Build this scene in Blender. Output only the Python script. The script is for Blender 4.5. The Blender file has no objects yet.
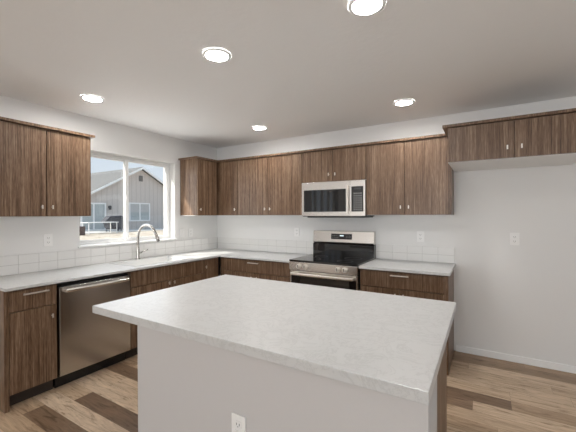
import bpy, bmesh, math, random
from mathutils import Vector, Matrix
random.seed(4)
S = bpy.context.scene
COL = S.collection

# ------------------------------------------------------------------ camera
YAW, PITCH, ROLL = math.radians(30.945), math.radians(-0.268), math.radians(0.209)
cam = bpy.data.cameras.new('camera'); cam.sensor_width = 36; cam.lens = 325.9 / 576 * 36
cam.clip_start = 0.05; cam.clip_end = 300
co = bpy.data.objects.new('camera', cam); COL.objects.link(co)
r0 = Vector((math.cos(YAW), math.sin(YAW), 0)); f0 = Vector((-math.sin(YAW), math.cos(YAW), 0)); z0 = Vector((0, 0, 1))
fw = f0 * math.cos(PITCH) + z0 * math.sin(PITCH); u0 = -f0 * math.sin(PITCH) + z0 * math.cos(PITCH)
rt = r0 * math.cos(ROLL) - u0 * math.sin(ROLL); up = r0 * math.sin(ROLL) + u0 * math.cos(ROLL)
mt = Matrix((rt, up, -fw)).transposed().to_4x4(); mt.translation = (3.62, -3.854, 1.445)
co.matrix_world = mt; S.camera = co

# ------------------------------------------------------------------ world, sun, daylight and fill, exposure
W = bpy.data.worlds.new('sky'); S.world = W; W.use_nodes = True
wn = W.node_tree; bg = wn.nodes['Background']
tc = wn.nodes.new('ShaderNodeTexCoord'); sx = wn.nodes.new('ShaderNodeSeparateXYZ'); rp = wn.nodes.new('ShaderNodeValToRGB')
wn.links.new(tc.outputs['Generated'], sx.inputs[0]); wn.links.new(sx.outputs['Z'], rp.inputs[0]); wn.links.new(rp.outputs[0], bg.inputs[0])
rp.color_ramp.elements[0].position = 0.0; rp.color_ramp.elements[0].color = (.88, .94, 1, 1)
rp.color_ramp.elements[1].position = 0.5; rp.color_ramp.elements[1].color = (.58, .76, 1, 1)
bg.inputs[1].default_value = .68

sun = bpy.data.lights.new('sun', 'SUN'); sun.energy = 5.5; sun.angle = math.radians(.6); sun.color = (1, .95, .87)
so = bpy.data.objects.new('sun', sun); COL.objects.link(so)
so.rotation_euler = Vector((1, 1.25, -1.5)).to_track_quat('-Z', 'Y').to_euler(); so.location = (-5, -5, 8)

def area(name, loc, direction, sx_, sy_, power, col):
    l = bpy.data.lights.new(name, 'AREA'); l.shape = 'RECTANGLE'; l.size = sx_; l.size_y = sy_; l.energy = power; l.color = col
    o = bpy.data.objects.new(name, l); COL.objects.link(o); o.location = loc
    o.rotation_euler = Vector(direction).to_track_quat('-Z', 'Y').to_euler(); return o
# added fill lamps at the unseen front and right glazing, tilted up to brighten
area('fill_front', (3.1, -10.9, 1.2), (0, 1, 1.6), 4.0, 2.0, 170, (.94, .97, 1))
area('fill_right', (6.95, -4.6, 1.4), (-1, .3, 1.5), 3.4, 1.6, 22, (.94, .97, 1))
area('daylight_kitchen_window', (-0.04, -1.44, 1.63), (1, 0, -.05), 1.1, .92, 4.5, (.95, .975, 1))
S.view_settings.view_transform = 'Standard'; S.view_settings.look = 'None'
S.view_settings.exposure = 0.48; S.view_settings.gamma = 1; S.view_settings.use_curve_mapping = False

# ------------------------------------------------------------------ materials
def mat(name, col, rough=.5, metal=0., spec=.5):
    m = bpy.data.materials.new(name); m.use_nodes = True; b = m.node_tree.nodes['Principled BSDF']
    b.inputs['Base Color'].default_value = (*col, 1); b.inputs['Roughness'].default_value = rough
    b.inputs['Metallic'].default_value = metal; b.inputs['Specular IOR Level'].default_value = spec
    return m
def nd(m, t): return m.node_tree.nodes.new(t)
def lk(m, a, b): m.node_tree.links.new(a, b)
def bsdf(m): return m.node_tree.nodes['Principled BSDF']
def coords(m, scale, kind='Object', rnd=0):
    t = nd(m, 'ShaderNodeTexCoord'); mp = nd(m, 'ShaderNodeMapping'); mp.inputs['Scale'].default_value = scale
    if rnd:
        oi = nd(m, 'ShaderNodeObjectInfo'); mu = nd(m, 'ShaderNodeMath'); mu.operation = 'MULTIPLY'; mu.inputs[1].default_value = rnd
        lk(m, oi.outputs['Random'], mu.inputs[0]); ad = nd(m, 'ShaderNodeVectorMath'); lk(m, t.outputs[kind], ad.inputs[0])
        cb = nd(m, 'ShaderNodeCombineXYZ'); [lk(m, mu.outputs[0], cb.inputs[i]) for i in range(3)]
        lk(m, cb.outputs[0], ad.inputs[1]); lk(m, ad.outputs[0], mp.inputs[0])
    else: lk(m, t.outputs[kind], mp.inputs[0])
    return mp.outputs[0]
def noise(m, vec, scale, detail=4, rough=.55, dist=0):
    n = nd(m, 'ShaderNodeTexNoise'); n.inputs['Scale'].default_value = scale; n.inputs['Detail'].default_value = detail
    n.inputs['Roughness'].default_value = rough; n.inputs['Distortion'].default_value = dist; lk(m, vec, n.inputs['Vector']); return n.outputs['Fac']
def ramp(m, fac, stops):
    r = nd(m, 'ShaderNodeValToRGB'); e = r.color_ramp.elements
    while len(e) < len(stops): e.new(.5)
    for k, (p, c) in enumerate(stops): e[k].position = p; e[k].color = (*c, 1)
    lk(m, fac, r.inputs[0]); return r.outputs[0]
def bump(m, h, strength, dist=.002):
    b = nd(m, 'ShaderNodeBump'); b.inputs['Strength'].default_value = strength; b.inputs['Distance'].default_value = dist
    lk(m, h, b.inputs['Height']); lk(m, b.outputs[0], bsdf(m).inputs['Normal'])

def painted(name, col, bs=.15, sc=45, rough=.85):
    m = mat(name, col, rough, spec=.3); v = coords(m, (1, 1, 1)); bump(m, noise(m, v, sc, 3), bs, .003); return m
M_wall = painted('wall_paint', (.80, .792, .777))
M_isl = painted('shaded_island_paint', (.585, .566, .555))  # darker copy of the wall paint, shade on the half wall put into colour
M_ceil = painted('ceiling_paint', (.90, .898, .893), .5, 26)
M_white = mat('white_trim', (.90, .90, .89), .45)
M_vinyl = mat('white_vinyl', (.86, .86, .85), .35)
M_plate = mat('white_plastic', (.88, .87, .855), .35)
M_slot = mat('dark_slot', (.15, .14, .13), .5)

# dark laminate wood with vertical grain
M_wood = mat('brown_laminate', (.1, .07, .05), .36, spec=.42)
v = coords(M_wood, (1, 1, .02), rnd=7)
n1 = noise(M_wood, v, 38, 4, .6); n2 = noise(M_wood, v, 130, 3, .6)
v2 = coords(M_wood, (1, 1, .045), rnd=5); n3 = noise(M_wood, v2, 320, 2, .6)
mx = nd(M_wood, 'ShaderNodeMath'); mx.operation = 'MULTIPLY_ADD'; mx.inputs[1].default_value = .38; lk(M_wood, n2, mx.inputs[0])
m5 = nd(M_wood, 'ShaderNodeMath'); m5.operation = 'MULTIPLY'; m5.inputs[1].default_value = .32; lk(M_wood, n1, m5.inputs[0]); lk(M_wood, m5.outputs[0], mx.inputs[2])
m6 = nd(M_wood, 'ShaderNodeMath'); m6.operation = 'MULTIPLY_ADD'; m6.inputs[1].default_value = .30; lk(M_wood, n3, m6.inputs[0]); lk(M_wood, mx.outputs[0], m6.inputs[2])
c = ramp(M_wood, m6.outputs[0], [(.37, (.048, .023, .011)), (.455, (.112, .062, .034)), (.53, (.185, .113, .069)), (.62, (.31, .215, .145))])
lk(M_wood, c, bsdf(M_wood).inputs['Base Color']); bump(M_wood, n2, .12, .0008)
M_panel = mat('taupe_edge', (.22, .18, .145), .45)
M_dark = mat('dark_recess', (.025, .018, .014), .7)
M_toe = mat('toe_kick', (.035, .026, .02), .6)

# pale marbled laminate worktop
M_top = mat('marbled_laminate', (.7, .7, .68), .33, spec=.45)
v = coords(M_top, (1, 1.0, 1)); f1 = noise(M_top, v, 9, 9, .7, 1.2)
c = ramp(M_top, f1, [(.0, (.62, .62, .612)), (.465, (.605, .605, .596)), (.497, (.53, .53, .52)), (.525, (.605, .605, .596)), (.75, (.63, .63, .622))])
lk(M_top, c, bsdf(M_top).inputs['Base Color'])

M_tile = mat('glazed_tile', (.80, .79, .77), .18); M_grout = mat('grout', (.50, .485, .465), .8)
M_steel = mat('brushed_steel', (.78, .75, .715), .25, 1.0)
v = coords(M_steel, (1, 1, 60)); bump(M_steel, noise(M_steel, v, 8, 2), .02, .0005)
M_dsteel = mat('dishwasher_steel', (.50, .48, .46), .22, 1.0)
v = coords(M_dsteel, (60, 60, 1)); bump(M_dsteel, noise(M_dsteel, v, 6, 2), .02, .0005)
M_chrome = mat('satin_nickel', (.80, .76, .70), .38, .85)
M_faucet = mat('brushed_nickel', (.42, .40, .375), .25, 1.0)
M_sink = mat('sink_enamel', (.80, .80, .785), .22)
M_bglass = mat('black_glass', (.006, .006, .007), .04, spec=.75)
M_black = mat('black_enamel', (.012, .012, .013), .22)
M_gray = mat('dark_grey_plastic', (.06, .06, .062), .4)
M_key = mat('key_print', (.5, .5, .5), .5)
M_disp = mat('display', (.0, .0, .0), .2)
bsdf(M_disp).inputs['Emission Color'].default_value = (.8, .95, 1, 1); bsdf(M_disp).inputs['Emission Strength'].default_value = 1.2
M_lens = mat('lamp_lens', (.9, .9, .88), .4)
bsdf(M_lens).inputs['Emission Color'].default_value = (1, .985, .965, 1); bsdf(M_lens).inputs['Emission Strength'].default_value = 118
M_glass = bpy.data.materials.new('window_glass'); M_glass.use_nodes = True
nt = M_glass.node_tree; nt.nodes.clear()
out = nt.nodes.new('ShaderNodeOutputMaterial'); tr = nt.nodes.new('ShaderNodeBsdfTransparent'); gl = nt.nodes.new('ShaderNodeBsdfGlossy')
mxs = nt.nodes.new('ShaderNodeMixShader'); mxs.inputs[0].default_value = .05; gl.inputs['Roughness'].default_value = .02; tr.inputs[0].default_value = (.97, .98, .98, 1)
nt.links.new(tr.outputs[0], mxs.inputs[1]); nt.links.new(gl.outputs[0], mxs.inputs[2]); nt.links.new(mxs.outputs[0], out.inputs[0])

# plank floor, boards run along x
M_floor = mat('wood_plank_vinyl', (.3, .2, .13), .38, spec=.4)
v = coords(M_floor, (1, 1, 1))
at = nd(M_floor, 'ShaderNodeAttribute'); at.attribute_name = 'board_tone'; TN = at.outputs['Fac']
tone = ramp(M_floor, TN, [(.0, (.15, .09, .052)), (.22, (.25, .165, .105)), (.42, (.42, .295, .19)), (.7, (.56, .42, .29)), (1., (.68, .54, .40))])
sv = nd(M_floor, 'ShaderNodeVectorMath'); sv.operation = 'MULTIPLY_ADD'
cb = nd(M_floor, 'ShaderNodeCombineXYZ'); [lk(M_floor, TN, cb.inputs[i]) for i in range(3)]
lk(M_floor, cb.outputs[0], sv.inputs[0]); sv.inputs[1].default_value = (37, 53, 29); lk(M_floor, v, sv.inputs[2])
mp = nd(M_floor, 'ShaderNodeMapping'); mp.inputs['Scale'].default_value = (1.3, 10, 1); lk(M_floor, sv.outputs[0], mp.inputs[0])
g1 = noise(M_floor, mp.outputs[0], 3.2, 8, .7, 1.2)
gr = ramp(M_floor, g1, [(.34, (.50, .43, .37)), (.45, (.92, .90, .88)), (.54, (1.05, 1.05, 1.05)), (.68, (1.28, 1.27, 1.26))])
mm = nd(M_floor, 'ShaderNodeMix'); mm.data_type = 'RGBA'; mm.blend_type = 'MULTIPLY'; mm.inputs[0].default_value = 1
lk(M_floor, tone, mm.inputs[6]); lk(M_floor, gr, mm.inputs[7])
lk(M_floor, mm.outputs[2], bsdf(M_floor).inputs['Base Color']); bump(M_floor, g1, .1, .001)

# outdoors
M_siding = mat('taupe_siding', (.37, .335, .315), .85)
v = coords(M_siding, (1, 1, 1)); wv = nd(M_siding, 'ShaderNodeTexWave'); wv.bands_direction = 'Y'; wv.inputs['Scale'].default_value = .8; lk(M_siding, v, wv.inputs['Vector'])
c = ramp(M_siding, wv.outputs['Fac'], [(.0, (.50, .455, .42)), (.12, (.60, .55, .51)), (1., (.60, .55, .51))]); lk(M_siding, c, bsdf(M_siding).inputs['Base Color'])
M_shingle = mat('grey_shingle', (.3, .3, .29), .9)
v = coords(M_shingle, (1, 1, 1)); c = ramp(M_shingle, noise(M_shingle, v, 9, 4), [(.3, (.13, .13, .127)), (.7, (.20, .197, .19))]); lk(M_shingle, c, bsdf(M_shingle).inputs['Base Color'])
M_sand = mat('bare_sandy_ground', (.45, .38, .3), .95)
v = coords(M_sand, (1, 1, 1)); c = ramp(M_sand, noise(M_sand, v, 1.6, 8, .75), [(.38, (.30, .24, .18)), (.5, (.5, .43, .345)), (.65, (.62, .56, .48))]); lk(M_sand, c, bsdf(M_sand).inputs['Base Color'])
M_conc = mat('pale_concrete', (.55, .54, .52), .9)
M_cover = mat('charcoal_cover', (.055, .057, .068), .75)
M_hglass = mat('house_glass', (.44, .48, .48), .15)
M_blind = mat('window_blind', (.5, .5, .49), .6)
M_brown = mat('brown_wicker', (.11, .07, .06), .8)

# ------------------------------------------------------------------ helpers
WL = {}
def link(o, parent, wloc):
    COL.objects.link(o); WL[o.name] = Vector(wloc)
    if parent is not None: o.parent = parent; o.location = Vector(wloc) - WL[parent.name]
    else: o.location = wloc
    return o
def build(name, bm, m, parent=None, smooth=False, origin=None, bevel=0):
    """bm in room coordinates -> one mesh object with its origin at its own centre or base"""
    bmesh.ops.recalc_face_normals(bm, faces=bm.faces)
    xs = [q.co for q in bm.verts]
    lo = Vector([min(q[i] for q in xs) for i in range(3)]); hi = Vector([max(q[i] for q in xs) for i in range(3)])
    if origin is None: origin = (lo + hi) / 2
    if parent is None: origin = Vector(((lo.x + hi.x) / 2, (lo.y + hi.y) / 2, lo.z)) if origin is None else origin
    bmesh.ops.translate(bm, verts=bm.verts, vec=-Vector(origin))
    me = bpy.data.meshes.new(name); bm.to_mesh(me); bm.free()
    for q in (m if isinstance(m, (list, tuple)) else [m]): me.materials.append(q)
    if smooth:
        for p in me.polygons: p.use_smooth = True
    o = bpy.data.objects.new(name, me); link(o, parent, origin)
    if bevel:
        b = o.modifiers.new('bevel', 'BEVEL'); b.width = bevel; b.segments = 2; b.limit_method = 'ANGLE'
    return o
def thing(name, label, cat, loc, group=None):
    o = bpy.data.objects.new(name, None); o.empty_display_size = .1; link(o, None, loc); tag(o, label, cat, group); return o
def tag(o, label, cat, group=None):
    o['label'] = label; o['category'] = cat
    if group: o['group'] = group
    return o
def struct(o): o['kind'] = 'structure'; return o
def B(*boxes):
    bm = bmesh.new()
    for (a, b) in boxes: addbox(bm, a, b)
    return bm
def addbox(bm, a, b, mi=0):
    x0, x1 = sorted((a[0], b[0])); y0, y1 = sorted((a[1], b[1])); z0_, z1 = sorted((a[2], b[2]))
    vs = [bm.verts.new(p) for p in ((x0, y0, z0_), (x1, y0, z0_), (x1, y1, z0_), (x0, y1, z0_), (x0, y0, z1), (x1, y0, z1), (x1, y1, z1), (x0, y1, z1))]
    for f in ((0, 3, 2, 1), (4, 5, 6, 7), (0, 1, 5, 4), (1, 2, 6, 5), (2, 3, 7, 6), (3, 0, 4, 7)):
        bm.faces.new([vs[i] for i in f]).material_index = mi
def cyl(bm, p, d, r, h, seg=24, r2=None):
    d = Vector(d).normalized(); q = d.to_track_quat('Z', 'Y').to_matrix().to_4x4(); q.translation = Vector(p) + d * h / 2
    bmesh.ops.create_cone(bm, cap_ends=True, segments=seg, radius1=r, radius2=r if r2 is None else r2, depth=h, matrix=q)
def tube(bm, pts, r, seg=12):
    pts = [Vector(p) for p in pts]; rs = r if isinstance(r, (list, tuple)) else [r] * len(pts); rings = []; n = None
    for i, p in enumerate(pts):
        t = (pts[min(i + 1, len(pts) - 1)] - pts[max(i - 1, 0)]).normalized()
        if n is None: n = t.orthogonal().normalized()
        n = (n - t * n.dot(t)).normalized(); b = t.cross(n)
        rings.append([bm.verts.new(p + (n * math.cos(2 * math.pi * k / seg) + b * math.sin(2 * math.pi * k / seg)) * rs[i]) for k in range(seg)])
    for a, b in zip(rings, rings[1:]):
        for k in range(seg): bm.faces.new((a[k], a[(k + 1) % seg], b[(k + 1) % seg], b[k]))
    bm.faces.new(rings[0][::-1]); bm.faces.new(rings[-1])
def slab(ax, c0, c1, us, vs, keep):
    """plate across axis ax between c0 and c1 made of grid cells; keep(i,j) drops the holes"""
    bm = bmesh.new(); V = {}
    def P(i, j, c):
        k = (i, j, c)
        if k not in V:
            u, w = us[i], vs[j]; V[k] = bm.verts.new({'x': (c, u, w), 'y': (u, c, w), 'z': (u, w, c)}[ax])
        return V[k]
    n, m_ = len(us) - 1, len(vs) - 1; K = lambda i, j: 0 <= i < n and 0 <= j < m_ and keep(i, j)
    for i in range(n):
        for j in range(m_):
            if not K(i, j): continue
            for c in (c0, c1): bm.faces.new((P(i, j, c), P(i + 1, j, c), P(i + 1, j + 1, c), P(i, j + 1, c)))
            for (di, dj, a, b) in ((-1, 0, (i, j), (i, j + 1)), (1, 0, (i + 1, j), (i + 1, j + 1)), (0, -1, (i, j), (i + 1, j)), (0, 1, (i, j + 1), (i + 1, j + 1))):
                if not K(i + di, j + dj): bm.faces.new((P(*a, c0), P(*b, c0), P(*b, c1), P(*a, c1)))
    return bm
def prism(pts, axis, c0, c1):
    bm = bmesh.new(); f = {'x': lambda u, w, c: (c, u, w), 'y': lambda u, w, c: (u, c, w), 'z': lambda u, w, c: (u, w, c)}[axis]
    a = [bm.verts.new(f(u, w, c0)) for u, w in pts]; b = [bm.verts.new(f(u, w, c1)) for u, w in pts]
    bm.faces.new(a); bm.faces.new(b[::-1])
    for k in range(len(pts)): bm.faces.new((a[k], a[(k + 1) % len(pts)], b[(k + 1) % len(pts)], b[k]))
    return bm

# ------------------------------------------------------------------ room shell
CH, RX, RY = 2.499, 6.6, -11.0
WY0, WY1, WZ0, WZ1 = -2.055, -0.828, 1.11, 2.15
T = .19
def make_floor():
    bm = bmesh.new(); tl = bm.faces.layers.float.new('board_tone'); addbox(bm, (-T, RY - T, -.12), (RX + T, T, -.0015))
    rnd = random.Random(11); Wd = .1430; ph = -2.54
    # board ends and tones that can be seen in the photograph: row -> [(x start, tone), ...]
    seen = {0: [(-.4, .62), (.88, .10), (2.1, .6)], 1: [(-.3, .55), (.35, .85), (1.5, .7)], 2: [(-.3, .72), (.9, .78), (2.0, .5)], 3: [(-.5, .6), (.55, .14), (1.7, .5)],
            4: [(.0, .45), (.75, .66), (1.9, .6)], 5: [(-.2, .7), (.6, .35)], -1: [(-.4, .7), (.62, .9), (1.8, .5)], -2: [(-.5, .5), (.75, .16), (1.9, .7)], -3: [(-.2, .75), (.5, .55)],
            16: [(2.2, .33), (3.2, .28), (4.6, .34)], 17: [(2.6, .34), (3.95, .37), (5.0, .4)], 15: [(2.1, .6), (3.5, .8), (4.7, .6)], 14: [(2.9, .66), (4.1, .60)], 13: [(3.0, .75), (4.2, .7)],
            12: [(2.6, .64), (3.80, .70)], 11: [(2.75, .12), (3.80, .40), (4.6, .7)], 10: [(2.4, .22), (3.55, .75), (4.5, .85)], 9: [(3.0, .6), (4.1, .8)], 8: [(2.8, .45), (3.7, .62)]}
    for r in range(int((RY - ph) / Wd) - 1, int((0 - ph) / Wd) + 1):
        y0, y1 = max(ph + r * Wd, RY), min(ph + (r + 1) * Wd, 0)
        if y1 - y0 < .004: continue
        x = -rnd.uniform(0, 1); L = []
        while x < RX: L.append((x, rnd.random() ** .8)); x += rnd.uniform(.75, 1.25)
        if r in seen:
            sn = seen[r]; L = [q for q in L if q[0] < sn[0][0] - .3] + sn + [q for q in L if q[0] > sn[-1][0] + .6]
        if L[0][0] > 0: L[0] = (0, L[0][1])
        for k, (x, t) in enumerate(L):
            x0_, x1_ = max(x, 0), min(L[k + 1][0] if k + 1 < len(L) else RX, RX)
            if x1_ - x0_ < .01: continue
            vs = [bm.verts.new(p) for p in ((x0_ + .0005, y0 + .0005, 0), (x1_ - .0005, y0 + .0005, 0), (x1_ - .0005, y1 - .0005, 0), (x0_ + .0005, y1 - .0005, 0))]
            f = bm.faces.new(vs); f[tl] = t
    return bm
struct(build('floor', make_floor(), M_floor, origin=Vector((0, 0, 0))))
struct(build('ceiling', B(((-T, RY - T, CH), (RX + T, T, CH + .12))), M_ceil))
struct(build('wall_left', slab('x', -T, 0, [RY - T, -5.75, -4.05, WY0, WY1, 0.], [0, .55, WZ0, WZ1, CH], lambda i, j: not ((i == 3 and j == 2) or (i == 1 and j in (1, 2)))), M_wall))
struct(build('wall_back', B(((-T, 0, 0), (RX + T, T, CH))), M_wall))
struct(build('wall_right', slab('x', RX, RX + T, [RY - T, -6.3, -2.9, 0.], [0, .45, 2.35, CH], lambda i, j: not (i == 1 and j == 1)), M_wall))
struct(build('wall_front', slab('y', RY - T, RY, [0, 1.1, 5.1, RX], [0, .02, 2.3, CH], lambda i, j: not (i == 1 and j == 1)), M_wall))
struct(build('baseboard_back', B(((3.37, -.014, 0), (RX - .002, -.001, .066))), M_white, bevel=.003))
struct(build('baseboard_right', B(((RX - .014, RY + .01, 0), (RX - .001, -.02, .058))), M_white))
struct(build('baseboard_left', B(((.001, RY + .01, 0), (.014, -2.90, .058))), M_white))

# window over the sink: two-pane slider
win = struct(bpy.data.objects.new('window_1', None)); link(win, None, (-.14, (WY0 + WY1) / 2, WZ0))
x0, x1 = -.188, -.105; fwid = .034
build('frame', slab('x', x0, x1, [WY0, WY0 + fwid, WY1 - fwid, WY1], [WZ0, WZ0 + .035, WZ1 - fwid, WZ1], lambda i, j: not (i == 1 and j == 1)), M_vinyl, win, bevel=.003)
ym = -1.452
s1 = build('sash', slab('x', -.165, -.135, [WY0 + fwid, WY0 + fwid + .02, ym - .012, ym + .022], [WZ0 + .035, WZ0 + .06, WZ1 - fwid - .02, WZ1 - fwid], lambda i, j: not (i == 1 and j == 1)), M_vinyl, win, bevel=.002)
s2 = build('sash', slab('x', -.133, -.103, [ym - .022, ym + .018, WY1 - fwid - .018, WY1 - fwid], [WZ0 + .035, WZ0 + .06, WZ1 - fwid - .02, WZ1 - fwid], lambda i, j: not (i == 1 and j == 1)), M_vinyl, win, bevel=.002)
build('pane', B(((-.151, WY0 + fwid + .02, WZ0 + .06), (-.148, ym - .012, WZ1 - fwid - .02))), M_glass, s1)
build('pane', B(((-.120, ym + .018, WZ0 + .06), (-.117, WY1 - fwid - .018, WZ1 - fwid - .02))), M_glass, s2)
build('latch', B(((-.103, ym - .012, 1.62), (-.09, ym + .008, 1.69))), M_vinyl, s2, bevel=.003)
build('window_sill', B(((-.105, WY0 + .001, 1.105), (.0, WY1 - .001, 1.122)), ((.0, WY0 - .02, 1.105), (.02, WY1 + .02, 1.122))), M_white, win, bevel=.003)

# living room glazing behind the camera
w2 = struct(bpy.data.objects.new('window_2', None)); link(w2, None, (3.1, RY - .1, .02))
build('frame', slab('y', RY - .13, RY - .06, [1.1, 1.16, 2.4, 2.46, 3.74, 3.8, 5.04, 5.1], [.02, .1, 2.22, 2.3], lambda i, j: not (j == 1 and i in (1, 3, 5))), M_vinyl, w2)
w3 = struct(bpy.data.objects.new('window_3', None)); link(w3, None, (RX + .1, -4.6, .45))
build('frame', slab('x', RX + .06, RX + .13, [-6.3, -6.24, -4.63, -4.57, -2.96, -2.9], [.45, .51, 2.29, 2.35], lambda i, j: not (j == 1 and i in (1, 3))), M_vinyl, w3)

w4 = struct(bpy.data.objects.new('window_4', None)); link(w4, None, (-.1, -4.9, .55))
build('frame', slab('x', -.16, -.09, [-5.75, -5.70, -5.35, -5.30, -4.93, -4.87, -4.50, -4.45, -4.10, -4.05], [.55, .60, 2.10, 2.15], lambda i, j: not (j == 1 and i in (1, 3, 5, 7))), M_vinyl, w4)
tag(build('sun_blocker', B(((-3.2, -9.0, 2.45), (-.2, -2.9, 2.6))), M_white, origin=Vector((-1.7, -6, 2.45))), 'unseen white sun blocker added outside the left wall behind the camera', 'sun blocker')  # slab added out of view to keep sun out of the rear left window

# ------------------------------------------------------------------ cabinets
def mapper(side): return (lambda a, d, z: (a, -d, z)) if side == 'back' else (lambda a, d, z: (d, a, z))
def bx(side, *bs):
    f = mapper(side); return B(*[(f(*p), f(*q)) for p, q in bs])
GAP = .0028
def pull(side, parent, a, d, z, vertical=True, L=.034):
    """small bar pull"""
    if vertical: bm = bx(side, ((a - .0055, d + .016, z - L / 2), (a + .0055, d + .024, z + L / 2)), ((a - .004, d, z - .004), (a + .004, d + .017, z + .004)))
    else: bm = bx(side, ((a - L / 2, d + .022, z - .0055), (a + L / 2, d + .031, z + .0055)), ((a - L / 2 + .01, d, z - .004), (a - L / 2 + .018, d + .023, z + .004)), ((a + L / 2 - .018, d, z - .004), (a + L / 2 - .01, d + .023, z + .004)))
    return build('handle', bm, M_chrome, parent, bevel=.0015)
def front(side, root, kind, a0, a1, d, z0_, z1, handle=None):
    p = build(kind, bx(side, ((a0 + GAP, d - .018, z0_ + GAP), (a1 - GAP, d, z1 - GAP))), M_wood, root, bevel=.001)
    if handle: pull(side, p, handle[0], d, handle[1], handle[2] != 'h', handle[3] if len(handle) > 3 else .034)
    return p
UB, UT, UD = 1.435, 2.203, .337
def upper(side, name, label, a0, a1, doors, z0_=UB, z1=UT, dep=UD, over=(0, 0), nofront=False):
    f = mapper(side); root = thing(name, label, 'cabinet', f((a0 + a1) / 2, dep / 2, z0_), 'wall cabinets')
    build('body', bx(side, ((a0 + .0005, .002, z0_ + .001), (a1 - .0005, dep - .021, z1))), M_wood, root)
    build('underside', bx(side, ((a0 + .001, .002, z0_ - .002), (a1 - .001, dep - .02, z0_ + .001))), M_white, root)
    for d in doors: front(side, root, 'door', d[0], d[1], dep, z0_, z1 - .004, (d[2], z0_ + .083, 'v'))
    build('top_trim', bx(side, ((a0 - over[0] + .0005, .002, z1), (a1 + over[1] - .0005, dep + .022, z1 + .022))), M_wood, root)
    return root
upper('left', 'wall_cabinet', 'two-door brown wall cabinet left of the window, nearest in the photo', -2.872, -2.112, [(-2.872, -2.49, -2.53), (-2.49, -2.112, -2.45)], over=(0, .03))
upper('left', 'wall_cabinet', 'narrow brown wall cabinet right of the window with sunlit side, next to the corner', -.734, -.339, [(-.734, -.372, -.69)], over=(.03, -.022))
upper('back', 'wall_cabinet', 'single-door brown wall cabinet tucked into the back corner', .001, .695, [(.372, .695, .655)])
upper('back', 'wall_cabinet', 'two-door brown wall cabinet between the corner one and the one over the microwave', .696, 1.712, [(.696, 1.203, 1.163), (1.203, 1.712, 1.243)])
upper('back', 'wall_cabinet', 'short two-door brown wall cabinet directly above the microwave', 1.713, 2.513, [(1.713, 2.113, 2.073), (2.113, 2.513, 2.153)], z0_=1.828)
upper('back', 'wall_cabinet', 'tall two-door brown wall cabinet right of the microwave', 2.514, 3.355, [(2.514, 2.922, 2.882), (2.922, 3.335, 2.962)])
upper('back', 'wall_cabinet', 'deep short brown wall cabinet over the empty fridge space at right', 3.357, 4.300, [(3.372, 3.830, 3.783), (3.830, 4.280, 3.876)], z0_=1.888, z1=2.186, dep=.735, over=(.04, 0))

CZ0, CZ1, BD = .892, .914, .626
IZ0 = .872; RZ = .921
def base(side, label, a0, a1, fronts, toe=True, ends=(0, 0), low=False, zt=CZ0):
    f = mapper(side); root = thing('base_cabinet', label, 'cabinet', f((a0 + a1) / 2, BD / 2, 0), 'base cabinets')
    if low:   # open top for the sink bowl
        build('body', bx(side, ((a0 + .0005, .002, .105), (a1 - .0005, BD - .021, .64)), ((a0 + .0005, BD - .04, .64), (a1 - .0005, BD - .021, zt - .001)), ((a0 + .0005, .002, .64), (a0 + .018, BD - .04, zt - .001)), ((a1 - .018, .002, .64), (a1 - .0005, BD - .04, zt - .001))), M_wood, root)
    else: build('body', bx(side, ((a0 + .0005, .002, .105), (a1 - .0005, BD - .021, zt - .001))), M_wood, root)
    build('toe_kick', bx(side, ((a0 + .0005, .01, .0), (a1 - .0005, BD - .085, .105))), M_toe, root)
    if ends[0]: build('end_panel', bx(side, ((a0 - .03, .002, 0), (a0, BD, zt - .001))), M_wood, root, bevel=.001)
    if ends[1]: build('end_panel', bx(side, ((a1, .002, 0), (a1 + .034, BD, zt - .001))), M_wood, root, bevel=.001)
    for k in fronts: front(side, root, *k[:3], BD, *k[3:])
    return root
ZS, ZT, ZB = .722, .884, .112
base('left', 'brown base cabinet with one drawer over a door at the left end of the counter', -2.858, -2.540,
     [('drawer', -2.858, -2.541, ZS, ZT, (-2.693, .848, 'h', .17)), ('door', -2.858, -2.541, ZB, ZS, (-2.58, ZS - .085, 'v'))], ends=(1, 0))
base('left', 'dark brown sink base cabinet under the kitchen faucet, right of the dishwasher', -1.895, -.915,
     [('false_front', -1.895, -.915, ZS, ZT, None), ('door', -1.895, -1.405, ZB, ZS, (-1.44, ZS - .03, 'v')), ('door', -1.405, -.915, ZB, ZS, (-1.37, ZS - .03, 'v'))], low=True)
base('left', 'narrow dark brown base cabinet between sink cabinet and inner corner', -.914, -.628,
     [('door', -.914, -.66, ZB, ZT, (-.88, .79, 'v'))])
base('back', 'brown base cabinet with a wide drawer left of the range', .628, 1.720,
     [('drawer', .70, 1.718, ZS, ZT, (1.19, .848, 'h', .16)), ('door', .70, 1.2, ZB, ZS, (1.16, ZS - .06, 'v')), ('door', 1.2, 1.718, ZB, ZS, (1.24, ZS - .06, 'v'))])
base('back', 'brown base cabinet with a wide drawer right of the range', 2.538, 3.318,
     [('drawer', 2.538, 3.318, ZS, ZT, (2.93, .852, 'h', .17)), ('door', 2.538, 2.928, ZB, ZS, (2.89, ZS - .06, 'v')), ('door', 2.928, 3.318, ZB, ZS, (2.966, ZS - .06, 'v'))], ends=(0, 1), zt=CZ0 + .002)

# ------------------------------------------------------------------ worktops
CD = .656; SY0, SY1, SX0, SX1 = -1.80, -1.04, .115, .565
xs = [.001, SX0, SX1, CD, 1.720]; ys = [-2.889, SY0, SY1, -CD, -.001]
def keepL(i, j):
    if i == 3: return j == 3
    return not (i == 1 and j == 1)
tag(build('worktop', slab('z', CZ0, CZ1, xs, ys, keepL), M_top, bevel=.0025), 'pale marbled L-shaped worktop running under the window to the range', 'worktop')
tag(build('worktop', B(((2.534, -CD, CZ0 + .002), (3.368, -.001, RZ))), M_top, bevel=.0025), 'short pale marbled worktop right of the range', 'worktop')

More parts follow.
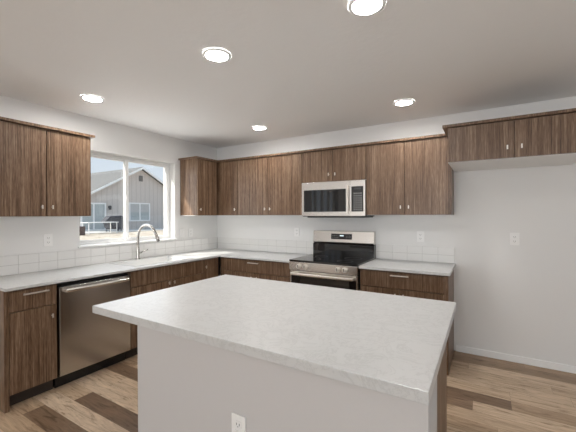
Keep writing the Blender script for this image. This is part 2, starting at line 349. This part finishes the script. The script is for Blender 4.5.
# sink
sk = thing('sink', 'white drop-in sink below the kitchen window', 'sink', ((SX0 + SX1) / 2, (SY0 + SY1) / 2, .70))
bm = slab('z', CZ1 + .0005, CZ1 + .004, [SX0 - .012, SX0 + .02, SX1 - .02, SX1 + .012], [SY0 - .012, SY0 + .02, SY1 - .02, SY1 + .012], lambda i, j: not (i == 1 and j == 1))
build('rim', bm, M_sink, sk, bevel=.001)
a, b, c_, d_ = SX0 + .012, SX1 - .012, SY0 + .012, SY1 - .012
bm = bmesh.new()
vt = [bm.verts.new(p) for p in ((a, c_, CZ1 + .001), (b, c_, CZ1 + .001), (b, d_, CZ1 + .001), (a, d_, CZ1 + .001))]
vb = [bm.verts.new(p) for p in ((a + .02, c_ + .02, .72), (b - .02, c_ + .02, .72), (b - .02, d_ - .02, .72), (a + .02, d_ - .02, .72))]
for k in range(4): bm.faces.new((vt[k], vt[(k + 1) % 4], vb[(k + 1) % 4], vb[k]))
bm.faces.new(vb)
bo = build('bowl', bm, M_sink, sk); so_ = bo.modifiers.new('thick', 'SOLIDIFY'); so_.thickness = .002
bm = bmesh.new(); cyl(bm, ((a + b) / 2, (c_ + d_) / 2, .723), (0, 0, 1), .045, .003); build('drain', bm, M_chrome, sk)

# faucet
fx, fy = .075, -1.435
fa = thing('faucet', 'tall gooseneck pull-down faucet in brushed nickel behind the sink', 'faucet', (fx, fy, CZ1))
bm = bmesh.new(); cyl(bm, (fx, fy, CZ1), (0, 0, 1), .027, .012); cyl(bm, (fx, fy, CZ1 + .012), (0, 0, 1), .023, .14, r2=.017); build('body', bm, M_faucet, fa, smooth=False, bevel=.002)
R_ = .17; zc = CZ1 + .245
pts = [(fx, fy, CZ1 + .12), (fx, fy, CZ1 + .2)] + [(fx + R_ - R_ * math.cos(t), fy, zc + R_ * math.sin(t)) for t in [math.pi * k / 20 for k in range(0, 18)]]
bm = bmesh.new(); tube(bm, pts, .0145, 16); build('spout', bm, M_faucet, fa, smooth=True)
e1 = Vector(pts[-1]); e0 = Vector(pts[-2]); dd = (e1 - e0).normalized()
bm = bmesh.new(); tube(bm, [e1 - dd * .005, e1 + dd * .02, e1 + dd * .07, e1 + dd * .1], [.0155, .0165, .0195, .018], 16); sp = build('spray_head', bm, M_faucet, fa, smooth=True)
bm = bmesh.new(); cyl(bm, e1 + dd * .1, dd, .014, .004, 16); build('nozzle', bm, M_gray, sp)
bm = bmesh.new(); tube(bm, [(fx, fy + .018, CZ1 + .075), (fx + .002, fy + .045, CZ1 + .08)], .011); tube(bm, [(fx + .002, fy + .04, CZ1 + .08), (fx + .03, fy + .075, CZ1 + .098), (fx + .05, fy + .1, CZ1 + .115)], [.007, .0055, .0065]); build('lever', bm, M_faucet, fa, smooth=True)

# ------------------------------------------------------------------ tiled backsplash
TS = 1.088
def splash(side, label, a0, a1, start, d0=.001, CZ1=CZ1):
    f = mapper(side); root = thing('tile_backsplash', label, 'backsplash', f((a0 + a1) / 2, .005, CZ1), 'tile backsplash along the counter')
    build('grout', bx(side, ((a0, d0, CZ1 + .001), (a1, .0065, TS - .001))), M_grout, root)
    bm = bmesh.new(); g = .0013; tw, th = .159, (TS - CZ1) / 2
    k0 = math.floor((a0 - start) / tw) - 1; a = start + k0 * tw
    while a < a1:
        l, r = max(a, a0) + g, min(a + tw, a1) - g
        if r - l > .012:
            for j in range(2):
                top = CZ1 + (j + 1) * th - g; addbox(bm, f(l, .0066, CZ1 + j * th + g + .0005), f(r, .0096, top))
        a += tw
    build('tiles', bm, M_tile, root, bevel=.0008)
splash('left', 'low white tiled backsplash on the left wall under the window', -2.889, -.0115, -2.104)
splash('back', 'low white tiled backsplash in the corner left of the range', .001, 1.719, .012)
splash('back', 'low white tiled backsplash right of the range', 2.536, 3.358, 3.358, CZ1=RZ)

# ------------------------------------------------------------------ island
IX0, IX1, IY0, IY1 = 1.651, 3.480, -2.808, -1.658
isl = thing('kitchen_island', 'kitchen island with shade-darkened half wall and brown end panel', 'kitchen island', (2.75, -2.2, 0))
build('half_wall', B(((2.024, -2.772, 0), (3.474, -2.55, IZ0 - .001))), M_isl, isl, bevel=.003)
build('cabinet_body', B(((2.06, -2.549, .105), (3.408, -1.72, IZ0 - .001)), ((2.06, -2.549, 0), (3.408, -1.79, .105))), M_wood, isl)
build('end_panel', B(((3.409, -2.549, 0), (3.432, -1.71, IZ0 - .001))), M_wood, isl, bevel=.001)
build('end_panel', B(((2.046, -2.549, 0), (2.059, -1.70, IZ0 - .001))), M_wood, isl, bevel=.001)
for k in range(3):
    a = 2.065 + k * .447; a2 = a + .447
    p = build('drawer', B(((a + .002, -1.719, ZS), (a2 - .002, -1.701, .862))), M_wood, isl, bevel=.001)
    build('handle', B((((a + a2) / 2 - .07, -1.678, .79), ((a + a2) / 2 + .07, -1.67, .80)), (((a + a2) / 2 - .06, -1.701, .792), ((a + a2) / 2 - .052, -1.677, .799)), (((a + a2) / 2 + .052, -1.701, .792), ((a + a2) / 2 + .06, -1.677, .799))), M_chrome, p)
    p = build('door', B(((a + .002, -1.719, ZB), (a2 - .002, -1.701, ZS - .004))), M_wood, isl, bevel=.001)
    build('handle', B(((a2 - .045, -1.685, .64), (a2 - .035, -1.677, .674)), ((a2 - .044, -1.701, .653), (a2 - .036, -1.684, .661))), M_chrome, p)
tag(build('island_worktop', B(((IX0, IY0, IZ0), (IX1, IY1, CZ1))), M_top, bevel=.003), 'large pale marbled island worktop in the foreground', 'worktop')

# ------------------------------------------------------------------ wall plates
def outlet(name, label, pos, face, switch=False, cat='outlet'):
    """face: 'x' looks to +x, 'y' looks to -y"""
    x, y, z = pos; root = thing(name, label, cat, pos)
    f = (lambda u, w, d: (x + d, y + u, z + w)) if face == 'x' else (lambda u, w, d: (x + u, y - d, z + w))
    build('plate', B((f(-.038, -.06, .001), f(.038, .06, .007))), M_plate, root, bevel=.002)
    if switch:
        build('rocker', B((f(-.017, -.033, .007), f(.017, .033, .011))), M_plate, root, bevel=.002)
    else:
        for s in (-1, 1):
            q = build('receptacle', B((f(-.017, s * .021 - .015, .007), f(.017, s * .021 + .015, .0095))), M_plate, root, bevel=.001)
            build('slots', B((f(-.009, s * .021 - .004, .0094), f(-.006, s * .021 + .006, .0099)), (f(.006, s * .021 - .004, .0094), f(.009, s * .021 + .006, .0099)), (f(-.002, s * .021 - .011, .0094), f(.002, s * .021 - .007, .0099))), M_slot, q)
outlet('wall_outlet', 'white wall outlet on the left wall below the near wall cabinet', (0, -2.342, 1.205), 'x')
outlet('wall_switch', 'white wall switch nearest the window frame on the left wall', (0, -.705, 1.19), 'x', True, 'switch')
outlet('wall_outlet', 'white wall outlet beside the switch, close to the corner on the left wall', (0, -.55, 1.19), 'x')
outlet('wall_outlet', 'white wall outlet on the back wall just left of the range', (1.451, 0, 1.206), 'y')
outlet('wall_outlet', 'white wall outlet on the back wall above the short right worktop', (3.022, 0, 1.195), 'y')
outlet('wall_outlet', 'white wall outlet in the empty fridge space on the right', (3.88, 0, 1.198), 'y')
outlet('wall_outlet', 'white outlet low on the half wall of the island', (2.725, -2.772, .532), 'y')

# ------------------------------------------------------------------ dishwasher
D0, D1 = -2.533, -1.903
dw = thing('dishwasher', 'stainless steel dishwasher with a bowed bar handle', 'dishwasher', (.33, (D0 + D1) / 2, 0))
build('tub', B(((.03, D0 + .004, .11), (.60, D1 - .004, .868))), M_black, dw)
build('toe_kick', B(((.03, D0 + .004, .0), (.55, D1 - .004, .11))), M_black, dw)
dr = build('door', B(((.601, D0 + .004, .118), (.64, D1 - .004, .852))), M_dsteel, dw, bevel=.003)
hp = []
for k in range(13):
    t = k / 12; hp.append((.668 + .014 * math.sin(math.pi * t), D0 + .04 + (D1 - D0 - .08) * t, .822))
bm = bmesh.new(); tube(bm, hp, .017, 12)
addbox(bm, (.639, D0 + .035, .811), (.675, D0 + .052, .833)); addbox(bm, (.639, D1 - .052, .811), (.675, D1 - .035, .833))
build('handle', bm, M_steel, dr, smooth=False, bevel=.002)

# ------------------------------------------------------------------ range
R0, R1 = 1.723, 2.528
rg = thing('range', 'freestanding stainless steel electric range with black glass top', 'range', ((R0 + R1) / 2, -.33, 0))
build('body', B(((R0 + .004, -.60, .06), (R1 - .004, -.012, .913))), M_gray, rg)
build('foot_rail', B(((R0 + .03, -.57, .0), (R1 - .03, -.05, .06))), M_black, rg)
ct = build('cooktop', B(((R0, -.668, .914), (R1, -.095, .934))), M_bglass, rg, bevel=.003)
for (cx_, cy_, rr) in ((1.93, -.50, .10), (2.33, -.50, .085), (1.93, -.24, .075), (2.33, -.24, .10)):
    bm = bmesh.new(); q1, q2 = [[bm.verts.new((cx_ + q * math.cos(2 * math.pi * k / 48), cy_ + q * math.sin(2 * math.pi * k / 48), .9345)) for k in range(48)] for q in (rr, rr - .004)]
    for k in range(48): bm.faces.new((q1[k], q1[(k + 1) % 48], q2[(k + 1) % 48], q2[k]))
    build('burner_ring', bm, M_gray, ct)
cp = build('control_panel', B(((R0 + .002, -.672, .822), (R1 - .002, -.601, .913))), M_steel, rg, bevel=.004)
for kx in (1.853, 1.935, 2.315, 2.392):
    bm = bmesh.new(); cyl(bm, (kx, -.672, .868), (0, -1, 0), .028, .012, 24); cyl(bm, (kx, -.684, .868), (0, -1, 0), .024, .022, 24, .02)
    kn = build('knob', bm, M_chrome, cp, bevel=.001)
    build('pointer', B(((kx - .003, -.709, .855), (kx + .003, -.706, .886))), M_gray, kn)
od = build('oven_door', B(((R0 + .004, -.655, .262), (R1 - .004, -.601, .815))), M_steel, rg, bevel=.004)
build('oven_window', B(((R0 + .02, -.659, .30), (R1 - .02, -.654, .762))), M_bglass, od, bevel=.002)
hp = [(R0 + .045 + (R1 - R0 - .09) * k / 12, -.70 - .012 * math.sin(math.pi * k / 12), .783) for k in range(13)]
bm = bmesh.new(); tube(bm, hp, .0155, 14); addbox(bm, (R0 + .035, -.705, .77), (R0 + .058, -.654, .796)); addbox(bm, (R1 - .058, -.705, .77), (R1 - .035, -.654, .796)); build('door_handle', bm, M_chrome, od, smooth=False)
build('storage_drawer', B(((R0 + .004, -.652, .065), (R1 - .004, -.601, .255))), M_steel, rg, bevel=.004)
bgd = build('backguard', prism([(-.012, .914), (-.094, .914), (-.094, 1.075), (-.055, 1.085), (-.012, 1.085)], 'x', R0 + .018, R1), M_bglass, rg)
bp = build('back_panel', prism([(-.012, 1.085), (-.083, 1.085), (-.098, 1.10), (-.08, 1.238), (-.012, 1.243)], 'x', R0 + .018, R1), M_steel, rg, bevel=.004)
def slant(z): return -.098 + (z - 1.10) / (1.238 - 1.10) * .018
pz0, pz1 = 1.138, 1.205
build('display_panel', prism([(slant(pz0) + .003, pz0), (slant(pz0) - .002, pz0), (slant(pz1) - .002, pz1), (slant(pz1) + .003, pz1)], 'x', 1.99, 2.26), M_bglass, bp)
for xk in (2.01, 2.032, 2.054, 2.076, 2.185, 2.205, 2.225, 2.242):
    for z in (1.158, 1.178): build('key', B(((xk, slant(z) - .003, z), (xk + .009, slant(z) - .0018, z + .003))), M_key, bp)
build('clock', B(((2.105, slant(1.183) - .0032, 1.176), (2.155, slant(1.183) - .0016, 1.188))), M_disp, bp)

# ------------------------------------------------------------------ microwave
m0, m1, mz0, mz1, my = 1.718, 2.509, 1.412, 1.826, -.352
mw = thing('microwave', 'stainless over-the-range microwave with black window and keypad', 'microwave', ((m0 + m1) / 2, -.2, mz0))
build('body', B(((m0, -.324, mz0 + .006), (m1, -.004, mz1 - .001))), M_gray, mw)
face = build('door', B(((m0, my, mz0 + .012), (2.335, -.325, mz1 - .002))), M_steel, mw, bevel=.003)
build('window', B(((m0 + .03, my - .003, 1.475), (2.285, my + .002, 1.735))), M_bglass, face, bevel=.002)
pn = build('control_panel', B(((2.337, my, mz0 + .012), (m1, -.325, mz1 - .002))), M_steel, mw, bevel=.003)
build('keypad', B(((2.350, my - .003, 1.475), (2.488, my + .002, 1.757))), M_bglass, pn, bevel=.002)
for i in range(4):
    for j in range(8): build('key', B(((2.378 + i * .026, my - .0042, 1.492 + j * .026), (2.392 + i * .026, my - .0028, 1.500 + j * .026))), M_key, pn)
build('clock', B(((2.385, my - .0042, 1.722), (2.46, my - .0028, 1.738))), M_gray, pn)
hp = [(2.318, my - .028 - .01 * math.sin(math.pi * k / 10), 1.455 + (1.765 - 1.455) * k / 10) for k in range(11)]
bm = bmesh.new(); tube(bm, hp, .012, 12); addbox(bm, (2.308, my - .032, 1.462), (2.328, my + .001, 1.482)); addbox(bm, (2.308, my - .032, 1.738), (2.328, my + .001, 1.758)); build('door_handle', bm, M_chrome, face)
build('vent_grille', B(((m0 + .07, -.337, mz0 - .006), (m1 - .01, -.02, mz0 + .006))), M_black, mw)
build('power_cord', B(((m1 + .001, -.36, mz0 + .008), (m1 + .09, -.345, mz0 + .02))), M_black, mw)

# ------------------------------------------------------------------ recessed ceiling lights
def downlight(label, x, y):
    r = thing('ceiling_light', label, 'ceiling light', (x, y, CH - .02), 'recessed ceiling lights')
    bm = bmesh.new(); seg = 48; R = []
    for (rad, z) in ((.092, CH - .001), (.090, CH - .009), (.074, CH - .012), (.070, CH - .004), (.070, CH - .001)):
        R.append([bm.verts.new((x + rad * math.cos(2 * math.pi * k / seg), y + rad * math.sin(2 * math.pi * k / seg), z)) for k in range(seg)])
    for a, b in zip(R, R[1:]):
        for k in range(seg): bm.faces.new((a[k], a[(k + 1) % seg], b[(k + 1) % seg], b[k]))
    build('trim_ring', bm, M_white, r, smooth=True)
    bm = bmesh.new(); cyl(bm, (x, y, CH - .008), (0, 0, 1), .071, .006, 48); build('lens', bm, M_lens, r)
downlight('round recessed ceiling light nearest the left wall, above the base cabinets', .604, -2.237)
downlight('round recessed ceiling light at upper left centre, above the island end', 2.115, -2.247)
downlight('round recessed ceiling light at the top edge of the photo, nearest the camera', 3.12, -2.243)
downlight('round recessed ceiling light in front of the fridge space cabinet', 2.98, -.655)
downlight('small round recessed ceiling light near the back left corner', 1.295, -.64)

# ------------------------------------------------------------------ outdoors
GZ = .32
bm = bmesh.new(); n = 40
vv = {}
for i in range(n + 1):
    for j in range(n + 1):
        x = -.25 - 60 * (i / n) ** 1.5; y = -22 + 75 * j / n
        vv[i, j] = bm.verts.new((x, y, (GZ - .02 if x < -3 else GZ - .12) + (random.uniform(-.03, .03) if -14 < x < -1 else 0)))
for i in range(n):
    for j in range(n): bm.faces.new((vv[i, j], vv[i + 1, j], vv[i + 1, j + 1], vv[i, j + 1]))
for v_ in list(vv.values()):
    pass
ext = bmesh.ops.extrude_face_region(bm, geom=bm.faces[:]); bmesh.ops.translate(bm, verts=[g for g in ext['geom'] if isinstance(g, bmesh.types.BMVert)], vec=(0, 0, -.4))
gd = build('ground', bm, M_sand); struct(gd)
tag(build('patio', B(((-20.0, 6.2, GZ - .1), (-17.0, 17.6, GZ + .02))), M_conc), 'pale concrete patio slab along the neighbouring house', 'patio')

hx, hy, hz = -20.02, 12.55, 5.30; sl = .55; hw = 4.9
hs = thing('neighbour_house', 'single-storey taupe house with grey gable roof seen through the window', 'house', (-26, hy, GZ))
ez = hz - .16 - sl * hw
build('wall', prism([(hy - hw, GZ - .1), (hy + hw, GZ - .1), (hy + hw, ez), (hy, hz - .16), (hy - hw, ez)], 'x', hx - 14, hx), M_siding, hs)
def rslab(y0, z0_, y1, z1, t, xa, xb): return prism([(y0, z0_), (y1, z1), (y1, z1 + t), (y0, z0_ + t)], 'x', xa, xb)
ov = .45
for s in (-1, 1):
    rf = build('roof_slope', rslab(hy, hz - .13, hy + s * (hw + ov), hz - .13 - sl * (hw + ov), .13, hx - 14.4, hx + .30), M_shingle, hs)
    build('fascia', rslab(hy, hz - .19, hy + s * (hw + ov), hz - .19 - sl * (hw + ov), .17, hx + .301, hx + .34), M_white, rf)
build('gable_vent', B(((hx, hy - .17, 4.15), (hx + .05, hy + .17, 4.6))), M_shingle, hs, bevel=.01)
def hwin(y0, y1, za, zb, name, blind):
    w = build(name, slab('x', hx + .001, hx + .08, [y0, y0 + .1, (y0 + y1) / 2 - .05, (y0 + y1) / 2 + .05, y1 - .1, y1], [za, za + .1, zb - .1, zb], lambda i, j: not (j == 1 and i in (1, 3))), M_vinyl, hs)
    for (p, q) in ((y0 + .1, (y0 + y1) / 2 - .05), ((y0 + y1) / 2 + .05, y1 - .1)):
        build('pane', B(((hx + .002, p, za + .1), (hx + .03, q, zb - .1))), M_hglass, w)
        if blind: build('blind', B(((hx + .031, p, za + .1 + (zb - za - .2) * .48), (hx + .04, q, zb - .1))), M_blind, w)
hwin(11.5, 13.35, .95, 2.42, 'window', True)
hwin(7.95, 9.7, GZ + .03, 2.33, 'patio_door', False)
bm = bmesh.new(); cyl(bm, (hx, 9.98, 2.05), (1, 0, 0), .10, .12, 16); cyl(bm, (hx + .12, 9.98, 2.0), (0, 0, -1), .09, .16, 16, .07); build('porch_light', bm, M_gray, hs)

# covered grill
gx, gy = -17.9, 9.05
gb = prism([(gy - .78, 1.02), (gy - .42, 1.38), (gy + .42, 1.42), (gy + .5, 1.3), (gy + .5, GZ + .2), (gy + .12, GZ + .12), (gy - .05, GZ + .35), (gy - .3, GZ + .15), (gy - .52, GZ + .3), (gy - .55, .86)], 'x', gx - .3, gx + .3)
gr_ = thing('barbecue_grill', 'barbecue grill under a charcoal cover on the neighbouring patio', 'barbecue grill', (gx, gy, GZ + .02))
build('cover', gb, M_cover, gr_, bevel=.06)
bm = bmesh.new()
for (dx, dy) in ((-.2, -.4), (.2, -.4), (-.2, .4), (.2, .4)): addbox(bm, (gx + dx - .03, gy + dy - .03, GZ + .02), (gx + dx + .03, gy + dy + .03, GZ + .45))
build('cart_frame', bm, M_gray, gr_)
# patio table and stool
ty, tx = 7.35, -16.6
tb = thing('patio_table', 'white patio table standing in front of the neighbouring patio door', 'table', (tx, ty, GZ - .02))
build('table_top', B(((tx - .4, ty - .9, .98), (tx + .4, ty + 1.0, 1.02))), M_white, tb)
for (dx, dy) in ((-.34, -.8), (.34, -.8), (-.34, .9), (.34, .9)): build('leg', B(((tx + dx - .02, ty + dy - .02, GZ - .02), (tx + dx + .02, ty + dy + .02, .98))), M_white, tb)
build('rail', B(((tx + .32, ty - .8, .52), (tx + .35, ty + .9, .55))), M_white, tb)
px_, py_ = -16.2, 5.95
pl = thing('planter_box', 'small brown planter box beside the white patio table', 'planter', (px_, py_, GZ - .02))
build('box', slab('z', GZ - .02, .80, [px_ - .24, px_ - .19, px_ + .19, px_ + .24], [py_ - .24, py_ - .19, py_ + .19, py_ + .24], lambda i, j: not (i == 1 and j == 1)), M_brown, pl)
build('soil', B(((px_ - .188, py_ - .188, GZ), (px_ + .188, py_ + .188, .74))), M_dark, pl)
